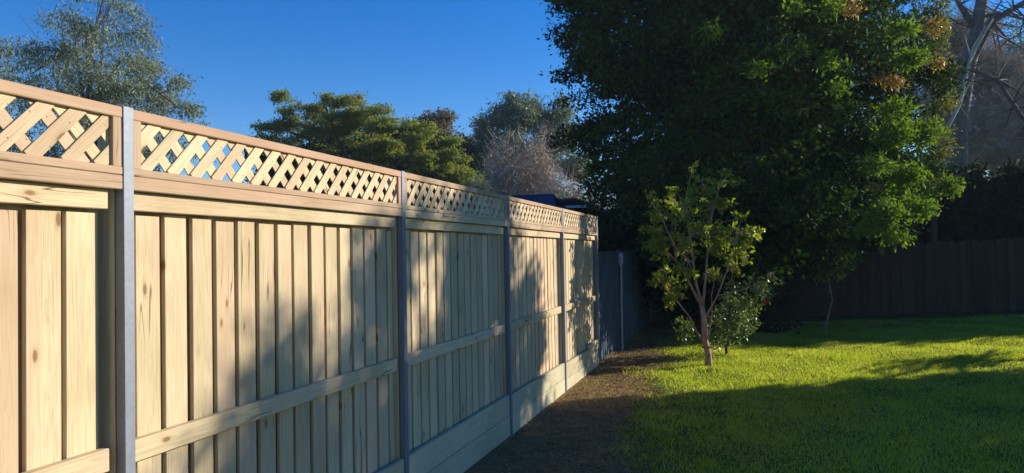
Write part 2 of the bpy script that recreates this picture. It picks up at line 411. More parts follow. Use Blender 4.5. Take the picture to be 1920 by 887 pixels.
LZ0, LZ1 = 2.157, 2.412
for n in range(NB0, NB1):
    ya, yb = Y0 + BAY * n + 0.027, Y0 + BAY * (n + 1) - 0.027
    if n == NB1 - 1: yb -= 0.0
    # --- lattice panel
    pan = empty('lattice_panel', (-0.02, (ya + yb) / 2 - ORIGIN, LZ0)); pan.parent = fence
    def rail(zc, hgt, x, dep, name, mat, y_a, y_b, par, tilt=0.0):
        me = board(hgt, dep, round(y_b - y_a, 3), 0.003)
        d = Vector((0, y_b - y_a, tilt))
        o = link(name, me, mat, par, bmat((x - dep / 2, y_a, zc - tilt / 2), d))
        return o
    fr = 0.042
    rail(LZ1 - 0.0205, 0.041, 0.0, fr, 'frame_rail', PINE_PINK, ya, yb, pan)
    rail(LZ0 + 0.013, 0.030, 0.0, fr, 'frame_rail', PINE_PINK if n != 1 else PINE, ya, yb, pan)
    for ys_ in (ya + 0.021, yb - 0.021):
        me = board(0.041, fr - 0.003, 0.1845)
        link('frame_stile', me, PINE_PINK, pan, bmat((-0.0015 - (fr - 0.003) / 2, ys_, LZ0 + 0.0285), (0, 0, 1)))
    # laths: two layers laid crosswise
    pitch = 0.1365; zlo, zhi = LZ0 + 0.020, LZ1 - 0.032
    hh = zhi - zlo
    for layer, sgn in ((0, 1), (1, -1)):
        x = -0.017 - 0.0075 * layer
        k0 = ya - hh - (0.035 if layer else 0.0)
        k = 0
        while True:
            yy = k0 + k * pitch + random.uniform(-0.006, 0.006) + (0.05 if n == -1 and layer and k % 3 == 1 else 0)
            k += 1
            if yy > yb: break
            # the lath runs from (yy, z) rising (sgn=1) or falling over a width hh
            a = [yy, zlo if sgn == 1 else zhi]; c = [yy + hh, zhi if sgn == 1 else zlo]
            lo, hi = ya + 0.012, yb - 0.012
            if c[0] < lo + 0.03 or a[0] > hi - 0.03: continue
            if a[0] < lo: a = [lo, a[1] + sgn * (lo - a[0])]
            if c[0] > hi: c = [hi, c[1] - sgn * (c[0] - hi)]
            L = math.hypot(c[0] - a[0], c[1] - a[1])
            L = round(L * 100) / 100
            link('lath', board(0.049 + 0.002 * (k % 3), 0.006, L, 0.001), PINE, pan,
                 bmat((x + random.uniform(-0.0008, 0.0008), a[0], a[1]), (0, c[0] - a[0], c[1] - a[1])))
    # nail heads on the laths
    nb = MB()
    for q in range(60):
        yy = ya + 0.06 + (yb - ya - 0.12) * (q % 30) / 29; zz = LZ0 + 0.055 + (0.10 if q >= 30 else 0) + random.uniform(0, 0.03)
        nb.tube([(-0.0133, yy, zz), (-0.0120, yy, zz)], [0.0022, 0.0022], 5)
    o = link('nail_heads', nb.mesh('nails'), GALV, pan); o['kind'] = 'stuff'
    # --- rails
    rail(2.127, 0.053, 0.0, 0.048, 'capping_rail', PINE_PINK if n != 1 else PINE, ya, yb, fence, random.uniform(-0.003, 0.003))
    rail(2.060, 0.072, -0.034, 0.038, 'top_rail', PINE, ya + 0.004, yb - 0.035, fence, random.uniform(-0.003, 0.003))
    rail(1.092, 0.085, -0.034, 0.038, 'middle_rail', PINE, ya + 0.004, yb - 0.035, fence, random.uniform(-0.006, 0.006))
    # --- plinth boards
    top = {-2: 0.45, -1: 0.45, 0: 0.45, 1: 0.44, 2: 0.41, 3: 0.37}[n]
    tl = {-2: 0, -1: 0, 0: 0, 1: -0.01, 2: -0.02, 3: -0.02}[n]
    rail(top - 0.103, 0.200, -0.012, 0.038, 'plinth_board', PLINTH, ya, yb, fence, tl)
    rail(top - 0.307, 0.200, -0.010, 0.038, 'plinth_board', PLINTH, ya, yb, fence, tl)
    if n == 3:
        rail(top + 0.032, 0.060, -0.012, 0.036, 'plinth_board', PLINTH, yb - 0.75, yb, fence)
    # --- timber packer in the slot of each post
    for yq in (ya - 0.013,) if n == NB0 else (ya - 0.013, ya - 0.041):
        link('packer', board(0.020, 0.080, 2.36), PINE, fence, bmat((-0.0845, yq, 0.02), (0, 0, 1)))
    # --- palings, two layers
    npal = 15; p = (yb - ya) / npal
    tops = 2.010
    for k in range(npal):
        w_ = random.choice((0.128, 0.131, 0.134)) - (0.006 if k % 4 == 2 else 0)
        hgt = random.choice((-0.006, 0.0, 0.004, 0.008))
        yc = ya + (0.122 if n == -1 else 0.072) + p * (k + 0.5) + random.uniform(-0.003, 0.003)
        if k == npal - 1: yc, w_ = yb - 0.038, 0.066
        if n == -1 and k >= npal - 1: continue        # one paling is missing beside the first post
        z0 = top - 0.04
        L = round(tops + hgt - z0, 3)
        M = bmat((-0.0835 - random.uniform(0, 0.003), yc, z0), (random.uniform(-0.001, 0.001), random.uniform(-0.002, 0.002), 1))
        M = M @ Matrix.Rotation(random.uniform(-0.02, 0.02), 4, 'Z')
        link('paling', board(w_, 0.020, L), PINE, fence, M)
    for k in range(npal + 1):
        yc = ya + p * k
        w_ = 0.150 if 0 < k < npal else 0.07
        if k == 0: yc += 0.03
        if k == npal: yc -= 0.02
        if n == -1 and k == npal: w_, yc = 0.20, yb - 0.085
        if n == -1 and k == npal - 1: w_, yc = 0.12, yc - 0.03
        z0 = top - 0.06; L = round(2.14 - z0, 3)
        link('cover_paling', board(w_, 0.014, L), PINE, fence, bmat((-0.126 - 0.001 * (k % 2), yc, z0), (0, 0, 1)))

# ------------------------------------------------------------------ foliage builders
def leaf_mesh(name, centres, leaf, aspect=0.45, per=10, spread=0.14, droop=0.0, up=0.5, seed=1, curl=0.25):
    """centres: (n,3) twig points with outward directions; per leaves round each"""
    rg = np.random.default_rng(seed)
    cen, outd = centres
    n = len(cen) * per
    c = np.repeat(cen, per, 0) + rg.normal(0, spread, (n, 3)) * np.array([1, 1, 0.7])
    o = np.repeat(outd, per, 0)
    d = o * 0.6 + rg.normal(0, 0.6, (n, 3)); d[:, 2] -= droop
    d /= np.linalg.norm(d, axis=1, keepdims=True) + 1e-9
    nn = rg.normal(0, 0.55, (n, 3)); nn[:, 2] += up; nn += o * 0.35
    s = np.cross(d, nn); s /= np.linalg.norm(s, axis=1, keepdims=True) + 1e-9
    up_ = np.cross(s, d)
    L = leaf * rg.uniform(0.65, 1.25, (n, 1)); W = L * aspect * 0.5
    a = c; tip = c + d * L - up_ * L * curl * 0.4
    l = c + d * L * 0.45 + s * W + up_ * L * 0.08; r = c + d * L * 0.45 - s * W + up_ * L * 0.08
    V = np.stack([a, r, tip, l], 1).reshape(-1, 3)
    F = np.arange(n * 4).reshape(-1, 4)
    return np_mesh(name, V, F)

def sample_clumps(clumps, n, seed=1, shell=0.55, rough=0.25, cut=None):
    """clumps: rows (x, y, z, rx, ry, rz); returns twig points and outward directions, thick near each clump's skin"""
    rg = np.random.default_rng(seed)
    K = np.array(clumps, dtype=float)
    wgt = (K[:, 3] * K[:, 4] * K[:, 5]) ** (2 / 3); wgt /= wgt.sum()
    idx = rg.choice(len(K), n, p=wgt)
    d = rg.normal(0, 1, (n, 3)); d /= np.linalg.norm(d, axis=1, keepdims=True)
    r = (shell ** 3 + (1 - shell ** 3) * rg.uniform(0, 1, n)) ** (1 / 3)
    # uneven skin
    ph = rg.uniform(0, 6.28, (len(K), 3))[idx]
    wob = 1 + rough * (np.sin(d[:, 0] * 5 + ph[:, 0]) * np.sin(d[:, 1] * 5 + ph[:, 1]) + 0.6 * np.sin(d[:, 2] * 9 + ph[:, 2]) * np.sin(d[:, 0] * 8 + ph[:, 1]))
    p = K[idx, :3] + d * K[idx, 3:6] * (r * wob)[:, None]
    return p, d

def sub_clumps(clumps, per, scale=(0.30, 0.5), seed=3, flat=0.7, lower=1.0):
    """scatter smaller boughs over each big clump"""
    rg = random.Random(seed); out = []
    for (x, y, z, a, b_, c) in clumps:
        for k in range(per):
            d = Vector((rg.gauss(0, 1), rg.gauss(0, 1), rg.gauss(0, 1) * lower)).normalized()
            q = rg.uniform(0.55, 0.98)
            s = rg.uniform(*scale)
            out.append((x + d.x * a * q, y + d.y * b_ * q, z + d.z * c * q, a * s, b_ * s, c * s * flat))
    return out

def grow(mb, p, d, L, r, level, rg, kids=3, spread=0.6, upw=0.15, taper=0.6, sides=5, segs=4, tips=None, minr=0.004, wig=0.18):
    p = Vector(p); d = Vector(d).normalized(); pts = [p.copy()]; rad = [r]
    for k in range(segs):
        d = (d + Vector((rg.gauss(0, wig), rg.gauss(0, wig), rg.gauss(0, wig) + upw * 0.3))).normalized()
        p = p + d * (L / segs); pts.append(p.copy()); rad.append(max(minr, r * (1 - (1 - taper) * (k + 1) / segs)))
        if level > 0 and k >= 1:
            for q in range(kids if k == segs - 1 else (1 if rg.random() < 0.8 else 0)):
                nd = (d + Vector((rg.gauss(0, spread), rg.gauss(0, spread), rg.gauss(0, spread) + upw))).normalized()
                grow(mb, p, nd, L * rg.uniform(0.55, 0.8), rad[-1] * rg.uniform(0.5, 0.75), level - 1, rg, kids, spread, upw, taper, max(3, sides - 1), max(2, segs - 1), tips, minr, wig)
    mb.tube(pts, rad, sides, cap=False)
    if tips is not None and level == 0: tips.append((pts[-1], d))

def tree(name, base, crown_pts, label, cat, leafm, barkm, leaf=0.1, aspect=0.45, per=10, spread=0.14, up=0.5, droop=0.0,
         trunk_r=0.2, limbs=None, seed=1, group=None, top=None, crown_name='crown', curl=0.25, stray=1.0):
    root = empty(name, base); tag(root, label, cat, group)
    mb = MB(); rg = random.Random(seed)
    base = Vector(base)
    top = Vector(top) if top is not None else base + Vector((0, 0, 4))
    mid = base.lerp(top, 0.5) + Vector((rg.uniform(-.15, .15), rg.uniform(-.15, .15), 0))
    mb.tube([base + Vector((0, 0, -0.2)), base + Vector((0, 0, 0.15)), mid, top], [trunk_r * 1.5, trunk_r * 1.15, trunk_r * 0.8, trunk_r * 0.5], 9)
    link('trunk', mb.mesh('trunk', True), barkm, root)
    if limbs:
        lb = MB()
        for q in limbs:
            q = Vector(q); s = base.lerp(top, rg.uniform(0.45, 0.95)); mm = s.lerp(q, 0.5) + Vector((rg.uniform(-.2, .2), rg.uniform(-.2, .2), rg.uniform(0, .4)))
            lb.tube([s, mm, q], [trunk_r * 0.42, trunk_r * 0.26, trunk_r * 0.08], 6, cap=False)
            for z in range(3):
                e = q + Vector((rg.gauss(0, .6), rg.gauss(0, .6), rg.gauss(0.2, .5))) * stray
                lb.tube([mm.lerp(q, rg.random()), e], [trunk_r * 0.10, trunk_r * 0.03], 4, cap=False)
        link('limbs', lb.mesh('limbs', True), barkm, root)
    link(crown_name, leaf_mesh(crown_name, crown_pts, leaf, aspect, per, spread, droop, up, seed, curl), leafm, root)
    return root

# ------------------------------------------------------------------ leaf and bark materials
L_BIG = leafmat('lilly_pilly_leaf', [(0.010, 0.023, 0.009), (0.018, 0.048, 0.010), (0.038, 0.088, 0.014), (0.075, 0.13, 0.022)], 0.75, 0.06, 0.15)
L_NEWTIP = leafmat('orange_new_leaf', [(0.22, 0.10, 0.03), (0.30, 0.17, 0.05), (0.20, 0.20, 0.04)], 0.5, 0.3, 0.35)
L_OLIVE = leafmat('olive_yellow_leaf', [(0.08, 0.10, 0.02), (0.13, 0.14, 0.03), (0.17, 0.15, 0.04)], 0.6, 0.2, 0.4)
L_CAM = leafmat('camellia_leaf', [(0.11, 0.155, 0.02), (0.19, 0.235, 0.025), (0.30, 0.31, 0.04)], 0.42, 0.35, 0.48)
L_CAMD = leafmat('dark_camellia_leaf', [(0.09, 0.14, 0.04), (0.18, 0.23, 0.08)], 0.45, 0.4, 0.25)
L_GUM = leafmat('gum_leaf', [(0.12, 0.16, 0.12), (0.19, 0.23, 0.16), (0.27, 0.29, 0.16)], 0.55, 0.3, 0.25, (1.2, 1.3, 0.8))
L_MID = leafmat('feathery_leaf', [(0.09, 0.14, 0.05), (0.16, 0.21, 0.055), (0.25, 0.28, 0.06), (0.32, 0.25, 0.09)], 0.6, 0.25, 0.4)
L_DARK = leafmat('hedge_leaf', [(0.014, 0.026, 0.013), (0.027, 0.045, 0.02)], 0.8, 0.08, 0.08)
L_BROWN = leafmat('brown_leaf', [(0.10, 0.08, 0.05), (0.17, 0.12, 0.07), (0.12, 0.13, 0.05)], 0.7, 0.2, 0.25)
L_TWIG = plain('grey_twig', (0.38, 0.325, 0.275), (0.58, 0.51, 0.44), 30, 0.9)
B_DARK = bark('dark_bark', (0.035, 0.028, 0.022), (0.09, 0.075, 0.06))
B_GREY = bark('pale_grey_bark', (0.14, 0.13, 0.12), (0.34, 0.32, 0.29))
B_PALE = bark('cream_bark', (0.42, 0.38, 0.30), (0.60, 0.55, 0.45))
B_CAM = bark('pink_brown_bark', (0.24, 0.12, 0.085), (0.46, 0.28, 0.19), (30, 30, 9))

# ------------------------------------------------------------------ the big tree
def px_clump(px, py, Z, rp, rz=None, depth=None):
    """a clump centred at a place in the picture, radius rp pixels there"""
    p = at(px, py, Z); s = Z / FPX
    return (p.x, p.y, p.z, rp * s, (depth or rp * s), (rz or rp) * s)

bt = at(1400, 560, 17.2); bt.z = float(gz(bt.x, bt.y))
big = []
rg = random.Random(5)
prof = [(-120, 1190, 300), (-60, 1290, 300), (0, 1390, 360), (80, 1400, 375), (160, 1410, 360), (240, 1425, 345), (320, 1440, 335), (390, 1450, 300), (440, 1450, 240)]
prof = [(-330, 1390, 200), (-230, 1385, 290), (-130, 1385, 345), (-30, 1390, 365), (60, 1392, 372), (150, 1405, 360), (240, 1415, 352), (320, 1422, 350), (390, 1425, 322), (450, 1405, 262)]
for (py, cx, hw) in prof:
    nC = 15
    for k in range(nC):
        a = 2 * math.pi * (k + rg.random() * 0.7) / nC
        q = hw - 62
        r_ = rg.uniform(42, 72)
        px = cx + math.cos(a) * q; Z = 17.2 - math.sin(a) * q * 17.2 / FPX
        # lower front hangs in uneven skirts
        big.append(px_clump(px, py + rg.uniform(-35, 35), Z, r_, r_ * 0.75))
    for k in range(4):
        a = rg.uniform(0, 6.28); q = hw * rg.uniform(0.1, 0.5)
        big.append(px_clump(cx + math.cos(a) * q, py, 17.2 + math.sin(a) * q * 17.2 / FPX, 85, 70))
sm = sub_clumps(big, 7, (0.34, 0.52), 9)
big_pts = sample_clumps(sm, 30000, 21, 0.25, 0.3)
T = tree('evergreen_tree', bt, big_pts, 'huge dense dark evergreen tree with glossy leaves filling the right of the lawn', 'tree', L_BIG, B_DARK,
         leaf=0.105, aspect=0.46, per=12, spread=0.11, up=0.5, trunk_r=0.24, top=bt + Vector((0, 0, 6.5)), seed=4,
         limbs=[Vector(c[:3]) for c in big[::7]])
# the thick of the crown
core = [px_clump(cx + dx * hw, py, 17.2, hw * 0.40, 70) for (py, cx, hw) in prof[2:] for dx in (-0.38, 0.38)] + [px_clump(cx, py, 17.2 + dz, hw * 0.42, 70) for (py, cx, hw) in prof[2:] for dz in (-2.0, 0, 2.0)]
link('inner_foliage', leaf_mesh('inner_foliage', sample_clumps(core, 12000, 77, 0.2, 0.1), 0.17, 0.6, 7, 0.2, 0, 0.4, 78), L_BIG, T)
# orange new growth at some tips
tipc = [px_clump(x, y, Z, r, r * .6) for (x, y, Z, r) in ((1650, 148, 13.5, 16), (1680, 155, 13.5, 15), (1600, 12, 13.2, 16), (1758, 120, 14.8, 14), (1640, 350, 13.3, 7), (1625, 230, 13.2, 7), (1752, 50, 14.8, 16))]
link('new_growth', leaf_mesh('new_growth', sample_clumps(tipc, 150, 5, 0.1, 0.3), 0.08, 0.42, 7, 0.08, 0, 0.6, 8), L_NEWTIP, T)['kind'] = 'stuff'
lit_yng = [px_clump(x, y, Z, r, r * .7) for (x, y, Z, r) in ((1335, 60, 12.75, 12), (1425, 128, 12.6, 13), (1556, 118, 12.6, 13), (1572, 165, 12.6, 12), (1490, 20, 12.6, 10), (1675, 250, 13.2, 26), (1640, 310, 12.9, 20),  # clumps of paler young leaves, the sunlit look put into their colour
       (1700, 330, 13.4, 26), (1660, 400, 13, 26), (1720, 390, 13.6, 24), (1780, 350, 15, 16), (1620, 430, 13, 16), (1680, 440, 13.4, 18), (1680, 205, 13.3, 20), (1730, 250, 14, 24), (1555, 18, 12.8, 12), (1690, 60, 13.4, 18), (1710, 110, 13.8, 20))]
link('lit_young_foliage', leaf_mesh('lit_young_foliage', sample_clumps(lit_yng, 1000, 6, 0.1, 0.4), 0.095, 0.44, 8, 0.09, 0, 0.5, 9), leafmat('lit_young_leaf', [(0.06, 0.12, 0.02), (0.11, 0.20, 0.025), (0.18, 0.24, 0.03)], .7, .1, .4), T)

# ------------------------------------------------------------------ small camellia in front
cb = at(1328, 688, 11.75); cb.z = float(gz(cb.x, cb.y)) - 0.01
cam_root = empty('camellia_tree', cb); tag(cam_root, 'small sparse camellia tree with pinkish multi stem trunk standing alone on the sunlit grass', 'tree')
def cp(px, py, dz=0.0): return at(px, py, 11.75 + dz)
tr = MB()
tr.tube([cb + Vector((0, 0, -.1)), cp(1328, 665), cp(1322, 640), cp(1321, 610), cp(1316, 572)], [0.058, 0.050, 0.048, 0.050, 0.042], 9)
link('trunk', tr.mesh('trunk', True), B_CAM, cam_root)
LIM = [([(1316, 574, 0), (1300, 545, .1), (1285, 515, .1), (1268, 490, .2), (1248, 468, .3)], 0.040),
       ([(1318, 574, 0), (1306, 535, -.1), (1300, 495, -.2), (1296, 455, -.2), (1290, 420, -.2), (1280, 385, -.1)], 0.034),
       ([(1318, 574, 0), (1322, 530, .2), (1326, 480, .3), (1330, 430, .3), (1340, 380, .2), (1352, 340, .2)], 0.032),
       ([(1320, 600, 0), (1345, 555, -.1), (1362, 510, -.2), (1374, 470, -.3), (1384, 430, -.3)], 0.026),
       ([(1318, 640, 0), (1306, 622, .1), (1294, 596, .2), (1270, 565, .3), (1250, 545, .35), (1235, 520, .4)], 0.028),
       ([(1322, 650, 0), (1330, 620, -.1), (1335, 590, -.15), (1334, 555, -.2), (1345, 500, -.2)], 0.020),
       ([(1268, 490, .2), (1262, 450, .3), (1268, 410, .3), (1266, 370, .3)], 0.018),
       ([(1248, 468, .3), (1238, 440, .4), (1230, 415, .5)], 0.015),
       ([(1330, 430, .3), (1360, 415, .2), (1385, 412, .0)], 0.014),
       ([(1300, 495, -.2), (1270, 470, -.4), (1250, 430, -.5), (1238, 395, -.5)], 0.016),
       ([(1362, 510, -.2), (1392, 490, -.3), (1400, 465, -.35)], 0.014),
       ([(1345, 555, -.1), (1385, 545, -.3), (1415, 535, -.4)], 0.014),
       ([(1340, 380, .2), (1320, 350, .1), (1312, 335, .1)], 0.010)]
twigpts = []
for pts, r in LIM:
    mb = MB(); P_ = [cp(*q) for q in pts]
    mb.tube(P_, [0.7 * r * (1 - 0.72 * k / (len(P_) - 1)) for k in range(len(P_))], 6, cap=True)
    link('limb', mb.mesh('limb', True), B_CAM, cam_root)
    for i_ in range(1, len(P_)):
        for s in (0.35, 0.8): twigpts.append(P_[i_ - 1].lerp(P_[i_], s))
rg = random.Random(12)
tw = MB(); lc = []; lo = []
CL = [(1355, 335, 22, .2), (1312, 350, 20, .1), (1280, 365, 26, 0), (1240, 400, 24, -.4), (1262, 385, 26, .3), (1232, 430, 26, .4), (1262, 448, 34, .2),
      (1300, 440, 32, -.2), (1335, 440, 30, .3), (1385, 425, 20, -.2), (1372, 450, 26, -.2), (1396, 468, 20, -.3), (1345, 470, 26, 0), (1240, 475, 22, .3),
      (1235, 515, 24, .4), (1256, 530, 22, .3), (1290, 470, 28, .3), (1372, 500, 24, -.2), (1320, 395, 28, .2), (1350, 385, 16, .2), (1278, 400, 26, -.3),
      (1225, 455, 16, .2), (1250, 560, 14, .3), (1405, 440, 14, -.3), (1340, 520, 18, .4), (1290, 500, 20, -.4)]
for (px, py, r, dz) in CL:
    c0 = cp(px, py, dz); rm = r * 11.75 / FPX * 1.15
    near = min(twigpts, key=lambda q: (q - c0).length)
    for k in range(int(3 + r / 7)):
        e = c0 + Vector((rg.gauss(0, .5), rg.gauss(0, .6), rg.gauss(0, .5))) * rm
        mid = near.lerp(e, 0.5) + Vector((rg.gauss(0, .02), rg.gauss(0, .02), rg.gauss(0.01, .03)))
        tw.tube([near, mid, e], [0.007, 0.005, 0.003], 4, cap=False)
        d = (e - near).normalized()
        for s in (0.35, 0.55, 0.75, 0.9, 1.0, 1.05):
            lc.append(tuple(mid.lerp(e, s))); lo.append(tuple(d))
link('twigs', tw.mesh('twigs'), B_CAM, cam_root)['kind'] = 'stuff'
link('crown', leaf_mesh('crown', (np.array(lc), np.array(lo)), 0.09, 0.46, 4, 0.035, 0.0, 0.7, 5), L_CAM, cam_root)
# a tie round the trunk
mb = MB()
for k in range(3):
    z = 0.29 + 0.012 * k
    P_ = [cb + Vector((math.cos(a) * 0.072 - .02, math.sin(a) * 0.072, z)) for a in np.linspace(0, 6.283, 13)]
    mb.tube(P_, [0.006] * 13, 5)
mb.tube([cb + Vector((.05, -.03, .30)), cb + Vector((.13, -.05, .27)), cb + Vector((.18, -.05, .33))], [.012, .009, .006], 5)
link('trunk_tie', mb.mesh('tie', True), plain('reddish_tie', (0.30, 0.12, 0.07), (0.42, 0.2, 0.12), 20), cam_root)

# flowering camellia shrub behind and to the right of it
sb = at(1362, 668, 12.9); sb.z = float(gz(sb.x, sb.y))
cl = [px_clump(x, y, 12.7 + z, r) for (x, y, r, z) in ((1400, 575, 26, 0), (1425, 555, 18, -.2), (1372, 590, 26, .1), (1360, 620, 26, 0), (1395, 610, 20, .2), (1340, 635, 20, .3),
      (1445, 520, 12, .1), (1425, 540, 14, .1), (1375, 555, 22, .2), (1280, 610, 14, .4), (1290, 625, 14, .3), (1350, 600, 22, .3), (1405, 530, 14, .1))]
S = tree('camellia_shrub', sb, sample_clumps(cl, 430, 3, 0.2, 0.3), 'low camellia shrub with shiny leaves and one red flower, just behind the small tree', 'shrub', L_CAMD, B_DARK,
         leaf=0.075, aspect=0.5, per=5, spread=0.05, up=0.3, trunk_r=0.02, top=at(1370, 610, 12.8), seed=5, limbs=[at(1400, 570, 12.7), at(1430, 540, 12.7), at(1355, 615, 12.7)])
fc = at(1435, 566, 12.45); mb = MB()
for k in range(9):
    a = k * 0.698; q = 0.034 if k % 2 else 0.05
    d = Vector((math.cos(a), 0.3 * math.sin(k), math.sin(a)))
    n_ = Vector((0, 0, 1)).cross(d); n_ = Vector((-math.sin(a), 0, math.cos(a)))
    mb.quad(fc, fc + d * q * .7 + n_ * .016, fc + d * q + Vector((0, -.01, 0)), fc + d * q * .7 - n_ * .016)
link('flower', mb.mesh('flower'), plain('red_petal', (0.45, 0.008, 0.012), (0.6, 0.02, 0.02), 40, .5), S)

# sapling to the right
sp = at(1548, 606, 16.0); sp.z = float(gz(sp.x, sp.y))
tree('sapling', sp, sample_clumps([px_clump(1550, 503, 16, 30, 14), px_clump(1535, 515, 16, 16, 9), px_clump(1568, 512, 16, 14, 10)], 110, 4, 0.1), 'thin young sapling with one tuft of leaves in front of the dark rear fence', 'sapling', L_CAM, B_GREY,
     leaf=0.08, per=6, spread=0.05, trunk_r=0.018, top=at(1550, 505, 16), seed=2)

# ------------------------------------------------------------------ old fences
old = empty('sheet_fence', (0, 11.95, 0)); tag(old, 'dark blue grey sheet metal fence in shade beyond the end of the new timber fence', 'fence')
BLUE = plain('blue_grey_paint', (0.07, 0.10, 0.13), (0.10, 0.14, 0.175), 2.0, 0.5)
def sheet(x, y0, y1, z0, z1):
    mb = MB(); pts = []; y = y0
    while y < y1 - 0.01:
        pts += [(x, y), (x, y + 0.10), (x - 0.03, y + 0.12), (x - 0.03, y + 0.18), (x, y + 0.20)]; y += 0.20
    pts = [(a, min(b_, y1)) for a, b_ in pts]
    n = len(pts)
    mb.V = [(a, b_, z0) for a, b_ in pts] + [(a, b_, z1) for a, b_ in pts]
    mb.F = [(i, i + 1, n + i + 1, n + i) for i in range(n - 1)]
    me = mb.mesh('sheet'); return me
for k in range(4):
    a = 11.95 + 2.2 * k
    link('panel', sheet(-0.03, a, a + 2.16, 0.05, 1.80), BLUE, old)
    mb = MB(); mb.box(-0.07, 0.005, a - 0.02, a + 2.17, 1.802, 1.84); link('rail', mb.mesh('rail'), BLUE, old)
    mb = MB(); mb.box(-0.07, 0.010, a + 2.165, a + 2.195, -0.1, 1.86); link('post', mb.mesh('post'), BLUE, old)
sp_ = MB(); p0 = Vector((0.10, 13.55, -0.05))
sp_.tube([p0, p0 + Vector((0, 0, 0.9)), p0 + Vector((0.01, 0.0, 1.58)), p0 + Vector((0.0, 0, 1.66))], [0.016, 0.016, 0.017, 0.034], 8)
sp_.tube([p0 + Vector((0, 0, 1.66)), p0 + Vector((0, 0, 1.80)), p0 + Vector((0, 0, 1.86))], [0.045, 0.05, 0.03], 8)
sp_.tube([p0 + Vector((0, 0, 1.80)), p0 + Vector((-0.02, -0.13, 1.80))], [0.016, 0.012], 6)
tag(link('stand_pipe', sp_.mesh('pipe', True), plain('pale_pipe', (0.36, 0.40, 0.42), (0.5, 0.53, 0.55), 9, 0.5)), 'slender pale pipe with a thicker head standing against the blue grey fence', 'pipe')

rear = empty('rear_fence', (0.3, 20.6, 0)); tag(rear, 'dark weathered paling fence in deep shade across the back of the lawn', 'fence')
k = 0; x = 0.3
rgf = random.Random(3)
while x < 17.0:
    w_ = rgf.choice((0.135, 0.142, 0.15)); g0 = float(gz(x, 20.6)) + 0.03
    L = rgf.choice((1.72, 1.75, 1.77, 1.79))
    M = bmat((x + w_ / 2, 20.6 + (0.0 if k % 2 else 0.016), g0), (rgf.uniform(-.012, .012), 0, 1), (0, 1, 0))
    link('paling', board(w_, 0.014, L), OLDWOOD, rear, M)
    x += 0.128; k += 1
for z in (0.45, 1.5):
    for q in range(7):
        x0 = 0.3 + 2.4 * q; g0 = float(gz(x0 + 1.2, 20.6))
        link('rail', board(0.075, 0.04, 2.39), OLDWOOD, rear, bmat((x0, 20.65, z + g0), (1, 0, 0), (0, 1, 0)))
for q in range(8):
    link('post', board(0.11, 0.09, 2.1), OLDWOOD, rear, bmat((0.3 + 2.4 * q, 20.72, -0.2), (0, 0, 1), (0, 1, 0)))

# ------------------------------------------------------------------ hedges and shrubs in the shade at the back
def hedge(name, label, x0, x1, y, z1, n, seed, mat=L_DARK, z0=0.1, r=0.7, leaf=0.11, cat='hedge', per=12, wob=0.25):
    rgh = random.Random(seed); cs = []
    x = x0
    while x < x1:
        z = z0 + r * 0.6
        while z < z1:
            cs.append((x + rgh.uniform(-.2, .2), y + rgh.uniform(-.3, .3), min(z, z1 - r * .7) + rgh.uniform(-.15, .2 + wob), r, r * 0.9, r * 0.8)); z += r * 0.8
        x += r * 0.8
    root = empty(name, ((x0 + x1) / 2, y, 0)); tag(root, label, cat)
    link('foliage', leaf_mesh('foliage', sample_clumps(cs, n, seed, 0.4, 0.25), leaf, 0.5, per, 0.12, 0, 0.4, seed), mat, root)
    mb = MB(); x = x0
    while x < x1:
        mb.tube([(x, y, -0.1), (x + .1, y + .05, z1 * .5), (x, y, z1 * .85)], [0.06, 0.045, 0.02], 6); x += 1.4
    link('stems', mb.mesh('stems'), B_DARK, root)['kind'] = 'stuff'
    return root
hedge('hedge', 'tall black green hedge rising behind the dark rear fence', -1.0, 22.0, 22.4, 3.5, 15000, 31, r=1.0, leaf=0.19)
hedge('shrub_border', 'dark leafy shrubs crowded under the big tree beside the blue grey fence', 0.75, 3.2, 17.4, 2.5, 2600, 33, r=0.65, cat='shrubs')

# ------------------------------------------------------------------ neighbours' trees past the fence
def gbase(px, Z, z=0.0):
    p = at(px, 470, Z); return Vector((p.x, p.y, z))
GRP = None
# feathery gum on the far left
cl = []
rg = random.Random(2)
for (x, y, r) in ((110, 40, 34), (150, 20, 38), (195, 10, 40), (235, 45, 40), (140, 70, 44), (190, 75, 46), (245, 95, 44), (280, 110, 36), (90, 105, 38), (130, 120, 48),
                  (180, 130, 50), (235, 140, 50), (290, 150, 40), (325, 165, 28), (60, 140, 36), (60, 95, 26), (100, 165, 50), (160, 190, 55), (225, 190, 55), (285, 195, 46), (335, 205, 30),
                  (90, 215, 50), (150, 245, 60), (230, 245, 60), (300, 245, 50), (348, 235, 24), (200, -30, 40), (150, -40, 36), (120, 280, 60), (220, 290, 70), (320, 290, 40), (40, 260, 50)):
    cl.append(px_clump(x + rg.uniform(-5, 5), y, 25 + rg.uniform(-1.8, 1.8), r, r * 0.85))
pts = sample_clumps(sub_clumps(cl, 5, (0.30, 0.55), 4, 0.8), 4600, 8, 0.1, 0.3)
tree('gum_tree', gbase(158, 25), pts, 'tall feathery grey green gum tree against the sky, behind the near end of the fence', 'tree', L_GUM, B_DARK, leaf=0.15, aspect=0.24, per=9,
     spread=0.17, up=0.1, droop=0.9, trunk_r=0.16, top=at(165, 60, 25), seed=6, limbs=[Vector(c[:3]) for c in cl[::2]])
cl = [px_clump(x, y, 30, r, r * .8) for (x, y, r) in ((5, 90, 24), (28, 85, 18), (-10, 120, 36), (20, 130, 22), (-40, 80, 40), (-60, 160, 70), (-20, 190, 60), (-60, 260, 80), (0, 250, 50))]
